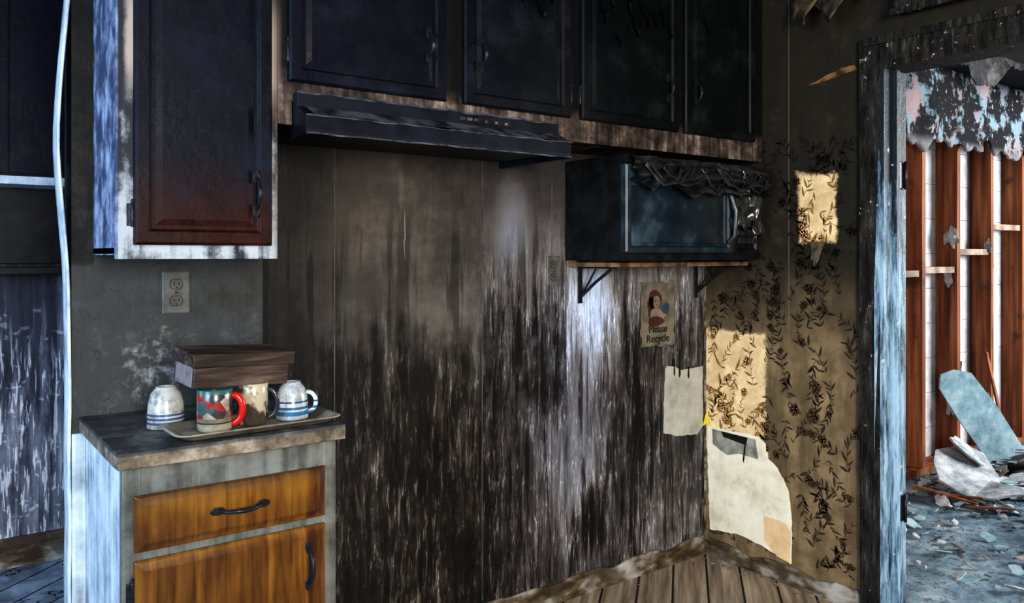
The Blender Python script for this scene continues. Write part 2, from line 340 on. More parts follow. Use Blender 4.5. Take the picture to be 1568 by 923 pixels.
def bboard(name,ax,a0,a1,h,t):
    b=B(name,m_bb); n=40
    def top(s): return h-.018*max(0,mn.noise(Vector((s*6,3.1,0)))*2.)
    V=[]
    for i in range(n*3+1):
        s=a0+(a1-a0)*i/(n*3); tt=t*(1+.10*mn.noise(Vector((s*10,0,7)))); hh=top(s)
        pr=[(0,0),(-tt,0),(-tt,hh*.88),(-tt*.55,hh),(0,hh)]
        V.append([b.bm.verts.new((s,p[0]-.0005,p[1]) if ax=='x' else (p[0]-.0005,s,p[1])) for p in pr])
    for A,C in zip(V,V[1:]):
        for k in range(5): b.bm.faces.new((A[k],A[(k+1)%5],C[(k+1)%5],C[k]))
    b.bm.faces.new(V[0]); b.bm.faces.new(V[-1][::-1]); b.done()
bboard('baseboard_back','x',-2.05,-.02,.088,.013)
bboard('baseboard_right','y',-.78,-.001,.080,.013)
b=B('trim_2',m_bb); b.box(-.009,-.002,-.008,-.002,.1,1.36); b.done()
b=B('trim_3',m_body)
b.grid(lambda u,v:(-2.646-.028*math.exp(-((u*2.6-1.72)/.28)**2)+.02*max(0,(u*2.6-2.1)/.4)+.004*mn.noise(Vector((u*14,0,0))),-.004+.10*v,u*2.6),40,3)
b.done(solid=.005)

b=B('door_frame',m_jamb,m_jb)
b.box(-.018,-.0005,-.865,-.782,0,2.235,0)
b.box(-.026,-.018,-.80,-.786,0,2.235,0)
b.box(-.022,-.0005,-1.86,-.865,2.135,2.235,0)
b.box(-.032,-.022,-1.86,-.80,2.205,2.235,0)
b.box(-.018,-.0005,-1.86,-1.775,0,2.135,0)
b.jitter(.003,30,3)
b.box(-.018,.145,-.880,-.842,0,2.15,1)
b.box(.05,.075,-.895,-.880,0,2.13,1)
b.box(-.018,.145,-1.775,-.880,2.112,2.149,0)
b.box(-.018,.145,-1.778,-1.745,0,2.15,1)
b.box(.131,.150,-.875,-.79,0,2.2,1)
df=b.done(bevel=.002)
b=B('door_hinge',m_iron)
b.box(.078,.125,-.8835,-.8803,.36,.46); b.tube([(.128,-.888,.355),(.128,-.888,.465)],.006)
b.box(.078,.125,-.8835,-.8803,1.66,1.76); b.tube([(.128,-.888,1.655),(.128,-.888,1.765)],.006); b.done()
b=B('trim_4',m_jamb); b.box(-.07,-.0005,-2.0,-.95,2.30,H-.01); b.box(-.085,-.07,-2.0,-.94,2.285,2.31); b.jitter(.003,20,2); b.done()

# ------------------------------------------------------------------ wallpaper pattern (printed sprigs)
pl=mat_pat('print_leaf',(.032,.023,.015),(.20,.12,.04)); pf=mat_pat('print_flower',(.060,.032,.018),(.34,.14,.06)); pg=mat_pat('print_petal_light',(.12,.08,.045),(.60,.38,.18))
b=B('wallpaper_print',pl,pf,pg); X=-.0012
def P2(y,z,d=0): return (X-d,y,z)
ok=lambda y,z: -.775<y<-.004 and .10<z<1.9
def leaf(y,z,a,l,w,m,d):
    pts=[]
    for t,s in ((0,0),(.3,1),(.65,.8),(1,0),(.65,-.8),(.3,-1)):
        yy=y+math.cos(a)*l*t-math.sin(a)*w*s; zz=z+math.sin(a)*l*t+math.cos(a)*w*s
        if not ok(yy,zz): return
        pts.append(P2(yy,zz,d))
    b.face(pts,m)
def flower(y,z,r):
    for k in range(9):
        a=k*2*math.pi/9+random.random()*.3; leaf(y,z,a,r*random.uniform(.7,1.2),r*.34,1,.0002)
    for k in range(6):
        a=k*math.pi/3+random.random()*.5; leaf(y+math.cos(a)*r*.15,z+math.sin(a)*r*.15,a,r*.55,r*.10,2,.0004)
    for k in range(7):
        a=random.random()*6.28; leaf(y,z,a,r*.5,r*.09,0,.0006)
for j in range(19):
    for i in range(8):
        y=-.76+i*.112+(.05 if j%2 else 0)+random.uniform(-.045,.045); z=.10+j*.10+random.uniform(-.03,.03)
        a=random.uniform(.7,2.5) if random.random()<.7 else random.uniform(-2.2,-.9); cur=random.uniform(-9,9); st=.013
        yy,zz=y,z
        for k in range(14):
            if k>0: leaf(yy,zz,a,st*1.15,.0013,0,0)
            if k in(1,3,4,6,8,9,11,12):
                s=1 if (k//2)%2 else -1; L=random.uniform(.018,.055); leaf(yy,zz,a+s*random.uniform(.3,1.1),L,L*random.uniform(.08,.14),0,.0001)
                if random.random()<.6: leaf(yy,zz,a-s*random.uniform(.4,1.3),L*.7,L*.09,0,.0001)
            yy+=math.cos(a)*st; zz+=math.sin(a)*st; a+=cur*st
        if ok(yy,zz) and random.random()<.7: flower(yy,zz,random.uniform(.015,.030))
b.done(parent=wr,fixn=False)

def patch(name,plane,pts,mat,d=.002,parent=None,rag=.006):
    out=[]; n=len(pts)
    for i in range(n):
        p=Vector(pts[i]); q=Vector(pts[(i+1)%n]); k=max(2,int((q-p).length/.015))
        for j in range(k):
            r=p.lerp(q,j/k); r+=Vector((mn.noise(Vector((r.x*35,r.y*35,1))),mn.noise(Vector((r.x*35,r.y*35,9)))))*rag
            if plane=='x': r.x=min(r.x,-.003)
            out.append((r.x,r.y))
    b=B(name,mat); b.prism(out,plane,-d,-.0005); return b.done(parent=parent)
patch('exposed_plaster','x',[(-.012,.60),(-.13,.60),(-.30,.60),(-.335,.575),(-.34,.52),(-.40,.48),(-.45,.40),(-.468,.30),(-.464,.09),(-.30,.13),(-.18,.14),(-.03,.12)],m_bare,.0035,wr)
patch('backing_paper','x',[(-.33,.26),(-.44,.255),(-.462,.22),(-.462,.09),(-.40,.10),(-.335,.15)],m_tan,.0045,wr)
m_smudge=simple('smudged_grey_paper',(.34,.33,.28),.7,0,.6,14,.3)
b=B('wall_switch_plate',m_smudge,m_slot)
b.prism([(-.30,.50),(-.285,.585),(-.045,.590),(-.05,.52),(-.13,.485),(-.2,.505)],'x',-.0048,-.0036,0); b.prism([(-.235,.55),(-.245,.585),(-.10,.588),(-.11,.565)],'x',-.0056,-.0048,1); b.prism([(-.225,.47),(-.235,.55),(-.228,.55),(-.218,.48)],'x',-.0056,-.0048,1); b.done(parent=wr)
patch('bare_board_patch','y',[(-.275,.885),(-.262,.90),(-.20,.888),(-.17,.87),(-.02,.88),(-.018,.60),(-.06,.565),(-.20,.575),(-.285,.60)],m_white,.003,wb,.004)
b=B('scorch_mark',m_black)
for x,z0,z1,w in ((-.18,.85,.97,.012),(-.215,.86,.93,.009),(-.12,.84,.885,.012)): b.prism([(x-w*.5,z0),(x,z0-.012),(x+w*.5,z0),(x+w*.3,z1),(x-w*.3,z1)],'y',-.0042,-.0031)
b.done(parent=wb)
def flap(b,o,w,l,out,curl,m=0,seed=0,pl='x',jag=.25):
    def fn(u,v):
        ww=w*(1-.75*v*v)*(1+jag*mn.noise(Vector((v*7,seed,0)))); a=(u-.5)*ww+ .25*w*v*mn.noise(Vector((seed,v*2,3)))
        d=out*math.sin(v*math.pi*.55)+curl*math.cos(u*math.pi)*v+.012*mn.noise(Vector((u*5,v*6,seed)))*v
        p=(-.002-abs(d),o[1]+a,o[2]-l*v)
        return p if pl=='x' else (o[0]+a,o[1]-.002-abs(d),o[2]-l*v)
    b.grid(fn,6,14,m)
m_flap=simple('scorched_paper_flap',(.13,.095,.055),.7,0,.75,16,.5,dark=(.02,.016,.012))
b=B('hanging_wallpaper_strip',m_flap)
for (y,z,w,l,o,c) in ((-.585,2.52,.18,.20,.10,.03),(-.73,2.55,.20,.24,.13,.03),(-.66,2.55,.14,.17,.08,.02),(-.86,2.54,.14,.17,.09,.02)): flap(b,(0,y,z),w,l,o,c,0,y*9)
b.done(parent=wr,solid=.002)
b=B('torn_paper_tab',m_flap,m_black); flap(b,(0,-.59,1.45),.06,.10,.02,.01,0,5); b.done(parent=wr)
m_orange=simple('exposed_orange_lath',(.22,.11,.035),.6,0,.85,20,.4)  # orange-brown colour of the torn crack
patch('torn_crack_upper','x',[(-.55,2.10),(-.62,2.125),(-.70,2.145),(-.755,2.15),(-.76,2.13),(-.70,2.118),(-.62,2.105)],m_orange,.008,wr,.005)
b=B('yellow_scrap',simple('yellow_plastic',(.75,.60,.03),.4,0,.3,30,.2)); b.prism([(-.004,.60),(-.018,.655),(-.022,.66),(-.026,.64),(-.02,.61)],'x',-.02,-.004); b.done(parent=wr)

# ------------------------------------------------------------------ adjoining room
b=B('wall_next_room_back',m_sheath,m_black)
z=0; 
while z<2.6:
    b.box(.14,5.4,.20,.23,z,min(z+.232,2.6),0); z+=.235
b.box(.14,5.4,.232,.24,0,2.6,1)
b.done()
b=B('wall_stud_framing',m_stud)
for x in (.95,1.35,1.75,2.15,2.62,3.12,3.64,4.16,4.7): b.box(x,x+.045,.055,.198,.04,2.58)
b.box(.2,5.3,.055,.198,0,.04); b.box(.2,5.3,.055,.198,2.58,2.61)
b.done(bevel=.002)
b=B('wall_blocking',simple('weathered_blocking',(.42,.30,.22),.7,0,.6,10))
for x0,x1,zz in ((1.795,2.15,1.26),(2.195,2.62,1.28),(2.665,3.12,1.40),(3.165,3.64,1.58),(3.685,4.16,1.4)): b.box(x0,x1,.07,.19,zz,zz+.04)
b.done()
m_gypw=mat_debris('plaster_key_lumps',(.25,.26,.28),(.45,.45,.45),(.6,.6,.6))
b=B('wall_plaster_lumps',m_gypw)
for k in range(14):
    x=random.choice((2.14,2.20,2.61,2.67,3.11,3.17)); z=random.uniform(.2,1.9); r=random.uniform(.012,.03)
    b.mark(); bmesh.ops.create_icosphere(b.bm,subdivisions=3,radius=r); b.bm.verts.ensure_lookup_table()
    for v in b.bm.verts[b.k:]:
        v.co*=1+.9*mn.noise(v.co*60+Vector((k,0,0))); v.co.z*=2.2; v.co.x*=.45
    b.xf(Matrix.Translation((x,random.uniform(.06,.12),z)))
b.done()
b=B('wall_next_room_right',m_peel); b.box(5.4,5.5,-3.2,.23,0,H); b.done()
def ragged(name,x0,x1,ztop,zb,amp,y,mat,seed,th=.02,hf=.2):
    b=B(name,mat); n=140; T=[];Bo=[]
    for i in range(n+1):
        s=i/n; x=x0+(x1-x0)*s; zz=zb+amp*mn.noise(Vector((x*2.2,seed,0)))+amp*.6*mn.noise(Vector((x*7,seed,2)))+amp*hf*mn.noise(Vector((x*22,seed,5)))
        T.append(x);Bo.append(zz)
    def fn(u,v):
        i=u*n; k=min(int(round(i)),n); z=Bo[k]+(ztop-Bo[k])*v
        return (T[k],y-.06*(1-v)*abs(mn.noise(Vector((T[k]*3,z*3,seed))))-.015*mn.noise(Vector((T[k]*6,z*6,seed))),z)
    b.grid(fn,n,12); return b.done(solid=th)
ragged('burnt_plaster',1.3,5.3,2.6,2.12,.18,.025,m_peel,1.)
m_peel2=mat_debris('curled_plaster_edges',(.006,.006,.008),(.03,.027,.028),(.16,.14,.135))
ragged('burnt_ceiling_paper',1.6,5.3,2.6,2.48,.14,-.35,m_peel2,6.,.006)

def slab(b,c,sx,sy,t,rot,m=0,seed=0.):
    n=11; pts=[]
    for k in range(n):
        a=2*math.pi*k/n; r=1+.75*mn.noise(Vector((k*1.7,seed,0)))
        pts.append((math.cos(a)*sx*r*.5,math.sin(a)*sy*r*.5))
    b.mark(); b.prism(pts,'z',-t/2,t/2,m)
    b.xf(Matrix.Translation(c)@Matrix.Rotation(rot[2],4,'Z')@Matrix.Rotation(rot[1],4,'Y')@Matrix.Rotation(rot[0],4,'X'))
b=B('drywall_debris',m_gyp,m_blue,m_dirt,m_stud)
b.mark(); b.prism([(-.12,-.38),(.02,-.40),(.12,-.36),(.13,0),(.11,.28),(.03,.37),(-.06,.40),(-.10,.36),(-.12,.33),(-.13,.1)],'z',-.007,.007,1)
pA=Vector((2.30,-.03,.68)); pB=Vector((2.74,-.24,.03))
ax=pA-pB; cc=(pA+pB)/2
yv=ax.normalized(); nv=Vector((-.55,-.75,.1)); nv=(nv-yv*nv.dot(yv)).normalized(); xv=yv.cross(nv)
b.xf(Matrix.Translation(cc)@Matrix((xv,yv,nv)).transposed().to_4x4())
slab(b,(2.02,-.28,.13),.66,.40,.012,(.25,-.25,.5),0,1.); slab(b,(1.9,-.42,.07),.5,.3,.012,(-.2,.1,1.2),0,2.)
slab(b,(2.25,-.5,.05),.5,.35,.012,(.05,.1,.2),0,3.); slab(b,(2.2,-.2,.20),.3,.22,.012,(.5,-.4,1),0,4.)
slab(b,(2.55,-.45,.12),.4,.3,.012,(.3,.2,2.),2,8.); slab(b,(2.75,-.5,.16),.35,.22,.012,(-.3,.25,.4),0,9.)
for k in range(860):
    x=random.uniform(.6,3.9); y=random.uniform(-1.35,.0)
    if x<1.6 and random.random()<.5: continue
    pile=max(0,1-abs(x-2.7)/1.2)*max(0,1-abs(y+.4)/.6)
    s=random.uniform(.012,.12)*random.uniform(.3,1)+.20*pile*random.random()
    slab(b,(x,y-.05,.012+random.random()*.20*pile+s*.08),s,s*random.uniform(.3,.9),.006,(random.uniform(-.5,.5),random.uniform(-.5,.5),random.uniform(0,6)),random.choice((0,0,0,1,2,2)),k*1.3)
for k in range(9):
    x=random.uniform(1.6,2.9);y=random.uniform(-.9,-.3);a=random.uniform(0,3.1);L=random.uniform(.2,.6)
    b.mark(); b.box(-L/2,L/2,-.012,.012,0,.01,3); b.xf(Matrix.Translation((x,y,.05))@Matrix.Rotation(a,4,'Z')@Matrix.Rotation(random.uniform(-.12,.12),4,'Y'))
b.mark(); b.box(0,.03,0,.012,0,.75,3); b.xf(Matrix.Translation((2.9,-.16,.005))@Matrix.Rotation(-.25,4,'X')@Matrix.Rotation(.1,4,'Y')); b.done()
b=B('plaster_flakes',m_dirt,m_gyp)
for k in range(40):
    if random.random()<.6: x=random.uniform(-.09,-.03);y=random.uniform(-.78,-.05)
    else: x=random.uniform(-1.6,-.05);y=random.uniform(-.10,-.035)
    s=random.uniform(.006,.022); slab(b,(x,y,.004+s*.15),s,s*.6,.002,(random.uniform(-.2,.2),random.uniform(-.2,.2),random.random()*6),0,k*2.1)
b.done()

# ------------------------------------------------------------------ cabinets
DP=[(0,0),(0,.014),(.006,.020),(.034,.020),(.040,.013),(.050,.013),(.066,.018)]
def pull(b,x,z,y,L=.1,vert=True,m=1,out=.03):
    def T(a,o,c=0): return (x+c,y-o,z+a) if vert else (x+a,y-o,z+c)
    h=L/2; pts=[];r=[]
    for k in range(13):
        t=-1+k/6; pts.append(T(t*h*.82,.004+out*(1-t*t)**.6 if abs(t)<1 else .004)); r.append(.0042+.0028*(1-abs(t)))
    b.tube(pts,r,m,8)
    for s in (-1,1):
        q=[]
        for k in range(10):
            a=2*math.pi*k/10; q.append((math.cos(a)*.010*(1.0),s*h*.88+math.sin(a)*.019))
        if vert: b.prism([(x+p,z+w) for p,w in q],'y',y-.004,y,m)
        else: b.prism([(x+w,z+p) for p,w in q],'y',y-.004,y,m)
def hinge(b,x,z,y,m=1):
    b.box(x-.007,x+.007,y-.004,y,z-.028,z+.028,m); b.tube([(x+.006,y-.006,z-.03),(x+.006,y-.006,z+.03)],.0045,m); b.lathe([(0,-.008),(.005,-.004),(.005,.002),(0,.006)],(x+.006,y-.006,z+.034),m,8)
def flake(b,x,z,y,w,l,m,seed):
    flap(b,(x,y,z),w,l,.016,.012,m,seed,'y',.8)
b=B('upper_cabinet_with_door',m_frame,m_char,m_iron)
x0,x1,y0,z0,z1=-2.586,-2.178,-.32,1.389,2.56
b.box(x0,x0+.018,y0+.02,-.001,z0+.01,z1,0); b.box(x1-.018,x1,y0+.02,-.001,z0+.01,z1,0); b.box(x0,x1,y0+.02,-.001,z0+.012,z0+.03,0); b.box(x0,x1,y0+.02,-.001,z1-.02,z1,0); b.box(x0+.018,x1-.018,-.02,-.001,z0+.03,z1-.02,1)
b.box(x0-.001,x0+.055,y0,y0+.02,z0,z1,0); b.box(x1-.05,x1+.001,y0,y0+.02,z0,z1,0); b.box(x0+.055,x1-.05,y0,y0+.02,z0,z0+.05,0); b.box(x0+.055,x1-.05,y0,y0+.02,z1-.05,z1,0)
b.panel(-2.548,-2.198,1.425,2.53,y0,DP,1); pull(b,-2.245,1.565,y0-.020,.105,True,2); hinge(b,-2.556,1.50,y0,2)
b.done(bevel=.0015)
def bank(name,x0,x1,z0,doors,hand,frail,seed):
    b=B(name,m_frame,m_char,m_iron); y0=-.32; z1=2.56
    b.box(x0,x1,y0+.02,-.001,z0+.01,z0+.03,0); b.box(x0,x0+.018,y0+.02,-.001,z0+.03,z1,0); b.box(x1-.018,x1,y0+.02,-.001,z0+.03,z1,0); b.box(x0,x1,y0+.02,-.001,z1-.02,z1,0)
    b.box(x0+.018,x1-.018,-.02,-.001,z0+.03,z1-.02,1)
    b.box(x0,x1,y0,y0+.02,z0,frail,0)
    xs=[x0]+[v for d in doors for v in d]+[x1]
    for i in range(0,len(xs),2):
        a=xs[i]; c=xs[i+1]; b.box(a+(-0 if i==0 else -.012),c+(.012 if i<len(xs)-2 else 0),y0+.001,y0+.02,frail,z1,0)
    for (a,c),hx in zip(doors,hand):
        b.panel(a,c,1.885,2.53,y0,DP,1); pull(b,hx,2.05,y0-.02,.09,True,2,.026)
        hz=c+.004 if hx<(a+c)/2 else a-.006
        hinge(b,hz,1.97,y0,2)
    return b
b=bank('upper_cabinet_over_hood',-2.176,-1.094,1.83,[(-2.150,-1.636),(-1.569,-1.119)],[-1.705,-1.507],1.895,1)
b.box(-2.176,-2.136,-.32,-.30,1.765,1.83,0); b.box(-1.175,-1.094,-.32,-.30,1.80,1.83,0)
for x,z,w,l in ((-1.30,2.36,.06,.10),(-1.26,2.28,.05,.07),(-1.22,2.33,.06,.06),(-1.34,2.30,.04,.05),(-1.2,2.40,.05,.1),(-1.8,2.3,.03,.08)): flake(b,x,z,-.338,w,l,1,x*31)
b.done(bevel=.0015)
b=bank('upper_cabinet_over_microwave',-1.092,-.002,1.805,[(-1.066,-.557),(-.519,-.073)],[-.625,-.46],1.895,2)
for x,z,w,l in ((-.97,2.38,.06,.14),(-.93,2.40,.05,.10),(-.80,2.32,.06,.10),(-.75,2.38,.07,.12),(-.70,2.35,.06,.08),(-.66,2.40,.05,.12),(-.84,2.42,.06,.12),(-.62,2.30,.03,.06),(-.9,2.22,.03,.05),(-.4,2.35,.03,.06)): flake(b,x,z,-.338,w,l,1,x*37)
b.done(bevel=.0015)

# range hood
b=B('range_hood',m_hood,m_hoodlt,m_black)
hx0,hx1=-2.134,-1.190
top=[(-.322,1.80),(-.322,1.853),(-.352,1.853),(-.356,1.812),(-.415,1.782),(-.42,1.742),(-.42,1.730),(-.410,1.730),(-.41,1.74),(-.402,1.775),(-.348,1.802)]
b.prism(top,'x',hx0+.0035,hx1-.0035,0)
side=[(-.002,1.728),(-.002,1.797),(-.3,1.797),(-.322,1.80),(-.322,1.853),(-.352,1.853),(-.356,1.812),(-.415,1.782),(-.42,1.728)]
b.prism(side,'x',hx0,hx0+.0035,0); b.prism(side,'x',hx1-.0035,hx1,0)
b.box(hx0+.0035,hx1-.0035,-.34,-.002,1.785,1.797,2)
b.box(hx0+.01,hx1-.01,-.36,-.06,1.748,1.756,2)
def slope(u,v):
    x=hx0+.02+(hx1-hx0-.03)*u; k=mn.noise(Vector((x*7,v*1.5,0))); return (x,-.3575-.0595*v-.004-.006*abs(k),1.814-.031*v+.002*k)
b.grid(slope,60,4,1)
def wav(y,z,s,r):
    b.tube([(hx0+(hx1-hx0)*i/40,y-.003*abs(mn.noise(Vector((i*.5,s,0)))),z+.004*mn.noise(Vector((i*.35,s,3)))) for i in range(41)],r,1,6)
wav(-.418,1.781,1.,.003); wav(-.422,1.731,2.,.0032); wav(-.353,1.853,3.,.0035)
for k in range(6): b.box(-1.60+k*.028,-1.58+k*.028,-.358,-.353,1.828,1.838,1)
b.box(-1.53,-1.40,-.359,-.353,1.820,1.846,2)
for k in range(3): b.lathe([(0,-.008),(.007,-.008),(.007,0)],(-1.50+k*.04,-.358,1.833),1,10)
b.done(bevel=.001)

# base cabinet + counter
b=B('base_cabinet_with_drawer',m_body,m_oak,m_iron,m_ctr)
x0,x1,y0=-2.607,-2.085,-.50
b.box(x0,x0+.018,y0+.02,-.001,0,.908,0); b.box(x1-.018,x1,y0+.02,-.001,0,.908,0); b.box(x0+.018,x1-.018,y0+.07,-.001,0,.10,0); b.box(x0+.018,x1-.018,-.02,-.001,.1,.908,0)
b.box(-2.640,x0,-.016,-.001,0,.908,0)
b.box(x0,x0+.04,y0,y0+.02,.1,.908,0); b.box(x1-.04,x1,y0,y0+.02,.1,.908,0)
for a,c in ((.1,.14),(.69,.73),(.835,.908)): b.box(x0+.04,x1-.04,y0,y0+.02,a,c,0)
DW=[(0,0),(0,.010),(.004,.014),(.022,.022),(.030,.022)]
b.panel(-2.583,-2.119,.716,.846,y0,DW,1); b.panel(-2.583,-2.119,.12,.696,y0,DW,1)
pull(b,-2.345,.782,y0-.022,.125,False,2,.028); pull(b,-2.17,.60,y0-.022,.11,True,2,.028); hinge(b,-2.592,.62,y0,2)
ob=b.done(bevel=.0015)
b=B('countertop',m_ctr)
b.box(-2.622,-2.070,-.528,-.001,.913,.952); b.jitter(.0,1,9)
for v in b.bm.verts:
    n=mn.noise(v.co*22); n2=mn.noise(v.co*60)
    if v.co.y<-.5 or v.co.x>-2.075: v.co+=Vector((.004*n,.006*n+.003*n2,-.004*abs(n) if v.co.z>.94 else .002*abs(n2)))
    elif v.co.z>.94: v.co.z+=.0012*n
b.done(bevel=.002)

def outlet(name,x,z,w=.078,h=.125,yy=-.0005):
    b=B(name,m_plate,m_slot); b.panel(x-w/2,x+w/2,z-h/2,z+h/2,yy,[(0,0),(0,.003),(.004,.006)],0)
    for s in (-1,1):
        cz=z+s*.0245; q=[(x+math.cos(a)*.0165,cz+max(-.0135,min(.0135,math.sin(a)*.0175))) for a in [2*math.pi*k/20 for k in range(20)]]
        b.prism([(x+(p-x)*1.12,cz+(w_-cz)*1.12) for p,w_ in q],'y',yy-.0066,yy-.005,1)
        b.prism(q,'y',yy-.0085,yy-.005,0)
        for dx,hh in ((-.0065,.009),(.0065,.007)): b.box(x+dx-.0013,x+dx+.0013,yy-.0092,yy-.0084,cz-hh/2+.002,cz+hh/2+.002,1)
        b.tube([(x,yy-.0092,cz-.0095),(x,yy-.0084,cz-.0095)],.0024,1,8)
    b.tube([(x,yy-.0072,z),(x,yy-.005,z)],.003,1,8); return b.done()
outlet('wall_outlet',-2.367,1.289); outlet('wall_outlet',-.925,1.335,.07,.12)

# ------------------------------------------------------------------ microwave, shelf, brackets
b=B('microwave_shelf',m_shelf,m_iron)
b.box(-.85,-.02,-.26,-.002,1.352,1.370,0)
for bx in (-.785,-.07):
    b.box(bx-.012,bx+.012,-.008,-.003,1.20,1.350,1); b.box(bx-.012,bx+.012,-.21,-.003,1.345,1.351,1)
    b.tube([(bx,-.19,1.343),(bx,-.10,1.29),(bx,-.008,1.225)],.007,1,6); b.tube([(bx,-.10,1.343),(bx,-.06,1.29),(bx,-.008,1.225)],.005,1,6)
b.done(bevel=.002)
m_glass=M('heat_clouded_glass',.25,0,.3); n=m_glass.no(scale=7.,det=6.); m_glass.col(m_glass.ramp(n,[(.35,(.004,.007,.010)),(.55,(.009,.017,.024)),(.75,(.05,.08,.10))])); m_glass=m_glass.mat
m_bez=simple('blue_grey_door_bezel',(.022,.040,.054),.4,.0,.6,15,.3)
b=B('microwave_oven',m_black,m_bez,m_glass,m_melt)
X0,X1,Y0,Y1,Z0,Z1=-.872,-.06,-.35,-.02,1.378,1.775
b.box(X0,X1,Y0+.02,Y1,Z0,Z1,0)
b.box(X0+.03,X0+.06,-.24,-.21,Z0-.0075,Z0,0); b.box(X1-.1,X1-.05,-.24,-.21,Z0-.0075,Z0,0); b.box(X0+.05,X0+.08,-.07,-.04,Z0-.0075,Z0,0); b.box(X1-.1,X1-.05,-.07,-.04,Z0-.0075,Z0,0)
b.panel(X0+.004,-.255,Z0+.03,Z1-.035,Y0+.02,[(0,0),(0,.022),(.008,.028),(.020,.028),(.026,.020)],1)
b.panel(X0+.035,-.285,Z0+.055,Z1-.115,Y0,[(0,0),(0,.004),(.012,.006),(.016,.0005)],2)
b.panel(-.25,X1,Z0+.02,Z1-.03,Y0+.02,[(0,0),(0,.012),(.02,.02),(.03,.01)],0)
b.box(X0,X1,Y0+.004,Y0+.021,Z0,Z0+.024,0)
b.box(X0,X1,Y0+.0,Y0+.021,Z1-.03,Z1,0)
for i in range(4):
    for j in range(5): b.box(-.215+i*.034,-.19+i*.034,Y0-.004,Y0+.012,Z0+.07+j*.035,Z0+.092+j*.035,3)
b.tube([(-.285,Y0-.012,Z0+.07),(-.28,Y0-.04,Z0+.10),(-.272,Y0-.042,Z0+.2),(-.29,Y0-.03,Z0+.27)],.010,3)
def melt(u,v):
    x=X0+.015+(X1-X0-.0)*u; z=Z1-.004-(.10+.05*mn.noise(Vector((u*7,1,0)))+ (.035*math.sin(u*math.pi))+.05*max(0,u-.7))*v
    y=Y0-.014-.048*abs(math.sin(v*7+2.5*math.sin(u*4)+u*5))*(.3+v)-.02*mn.noise(Vector((u*11,v*3,4)))
    return (x,y,z)
b.grid(melt,110,26,3)
for k in range(12):
    u=random.uniform(.02,.95); xa=X0+(X1-X0)*u; w=random.uniform(.12,.3)
    pts=[(xa+w*t,Y0-.045-.014*math.sin(t*3.1)-.01*random.random(),Z1-.03-.07*math.sin(math.pi*t)-.02*random.random()) for t in [i/8 for i in range(9)] if xa+w*t<X1]
    if len(pts)>2: b.tube(pts,random.uniform(.003,.007),3,6)
def melt2(u,v):
    return (-.285+.22*u+.02*mn.noise(Vector((u*3,v*5,8))),Y0-.012-.030*abs(mn.noise(Vector((u*7,v*3,1)))+.3*math.sin(u*14+3*v)),Z1-.03-(.20+.12*mn.noise(Vector((u*4,0,5)))+.08*u)*v)
b.grid(melt2,30,24,3)
b.done(bevel=.002)

# ------------------------------------------------------------------ paper sign
m_paper=simple('smoked_paper',(.17,.148,.105),.8,0,.6,10,.3); m_ink=simple('printed_ink',(.018,.015,.012),.7); m_hair=simple('printed_hair',(.06,.022,.013),.7); m_skin=simple('printed_skin',(.21,.155,.11),.7); m_pb=simple('printed_blue',(.02,.05,.085),.7)
E=bpy.data.objects.new('paper_sign',None); S.collection.objects.link(E)
b=B('sheet',m_paper)
def sh(u,v):
    ed=(abs(u-.5)*2)**6; zz=.995+.285*v
    return (-.433+.215*u+.012*mn.noise(Vector((v*6,u>.5,0)))*ed,-.0035-.010*ed*abs(mn.noise(Vector((u*4,v*5,2))))-.002*v,zz+.012*mn.noise(Vector((u*6,8,v>.5)))*(abs(v-.5)*2)**8)
b.grid(sh,16,16); b.done(parent=E)
b=B('printed_figure',m_hair,m_skin,m_pb,m_ink); yy=-.0065
def ell(cx,cz,rx,rz,m,d): b.prism([(cx+rx*math.cos(a)*(1+.12*math.sin(a*3+cx*50)),cz+rz*math.sin(a)) for a in [2*math.pi*k/18 for k in range(18)]],'y',yy-d,yy-d+.0004,m)
ell(-.345,1.20,.042,.045,0,0); ell(-.37,1.165,.022,.05,0,0); ell(-.335,1.19,.022,.028,1,.0006); ell(-.335,1.125,.045,.04,1,.0003); ell(-.34,1.105,.05,.022,0,.0008); ell(-.275,1.16,.022,.025,2,.0006); ell(-.30,1.13,.03,.008,1,.0009)
for dx in (-.343,-.325): ell(dx,1.195,.003,.003,3,.0010)
ell(-.334,1.178,.007,.002,0,.0011)
b.done(parent=E)
def text(body,x,z,size,par,y,mat):
    c=bpy.data.curves.new('lettering','FONT'); c.body=body; c.size=size; c.align_x='CENTER'; c.extrude=.0003; c.offset=.0005
    o=bpy.data.objects.new('lettering',c); S.collection.objects.link(o); o.location=(x,y,z); o.rotation_euler=(math.pi/2,0,0); c.materials.append(mat); o.parent=par
text('Please',-.325,1.055,.048,E,-.0068,m_ink); text('Recycle',-.325,1.012,.048,E,-.0068,m_ink)

# ------------------------------------------------------------------ tray, mugs, wooden box
Z=.9535
m_tray=simple('scorched_cream_tray',(.34,.31,.24),.4,0,.7,9,.2)
b=B('serving_tray',m_tray); b.mark()
def rr(hx,hy,r,z,n=6):
    out=[]
    for cx,cy,a0 in ((hx-r,hy-r,0),(-hx+r,hy-r,90),(-hx+r,-hy+r,180),(hx-r,-hy+r,270)):
        for k in range(n+1):
            a=math.radians(a0+90*k/n); out.append((cx+r*math.cos(a),cy+r*math.sin(a),z))
    return out
loops=[rr(.175,.062,.02,0.001),rr(.185,.070,.025,.0035),rr(.205,.088,.03,.016),rr(.213,.094,.032,.018),rr(.213,.094,.032,.021),rr(.203,.086,.03,.020),rr(.182,.068,.024,.008),rr(.172,.060,.02,.006)]
R=[[b.bm.verts.new(p) for p in L] for L in loops]
for A,C in zip(R,R[1:]):
    for k in range(len(A)):
        f=b.bm.faces.new((A[k],A[(k+1)%len(A)],C[(k+1)%len(A)],C[k])); f.smooth=True
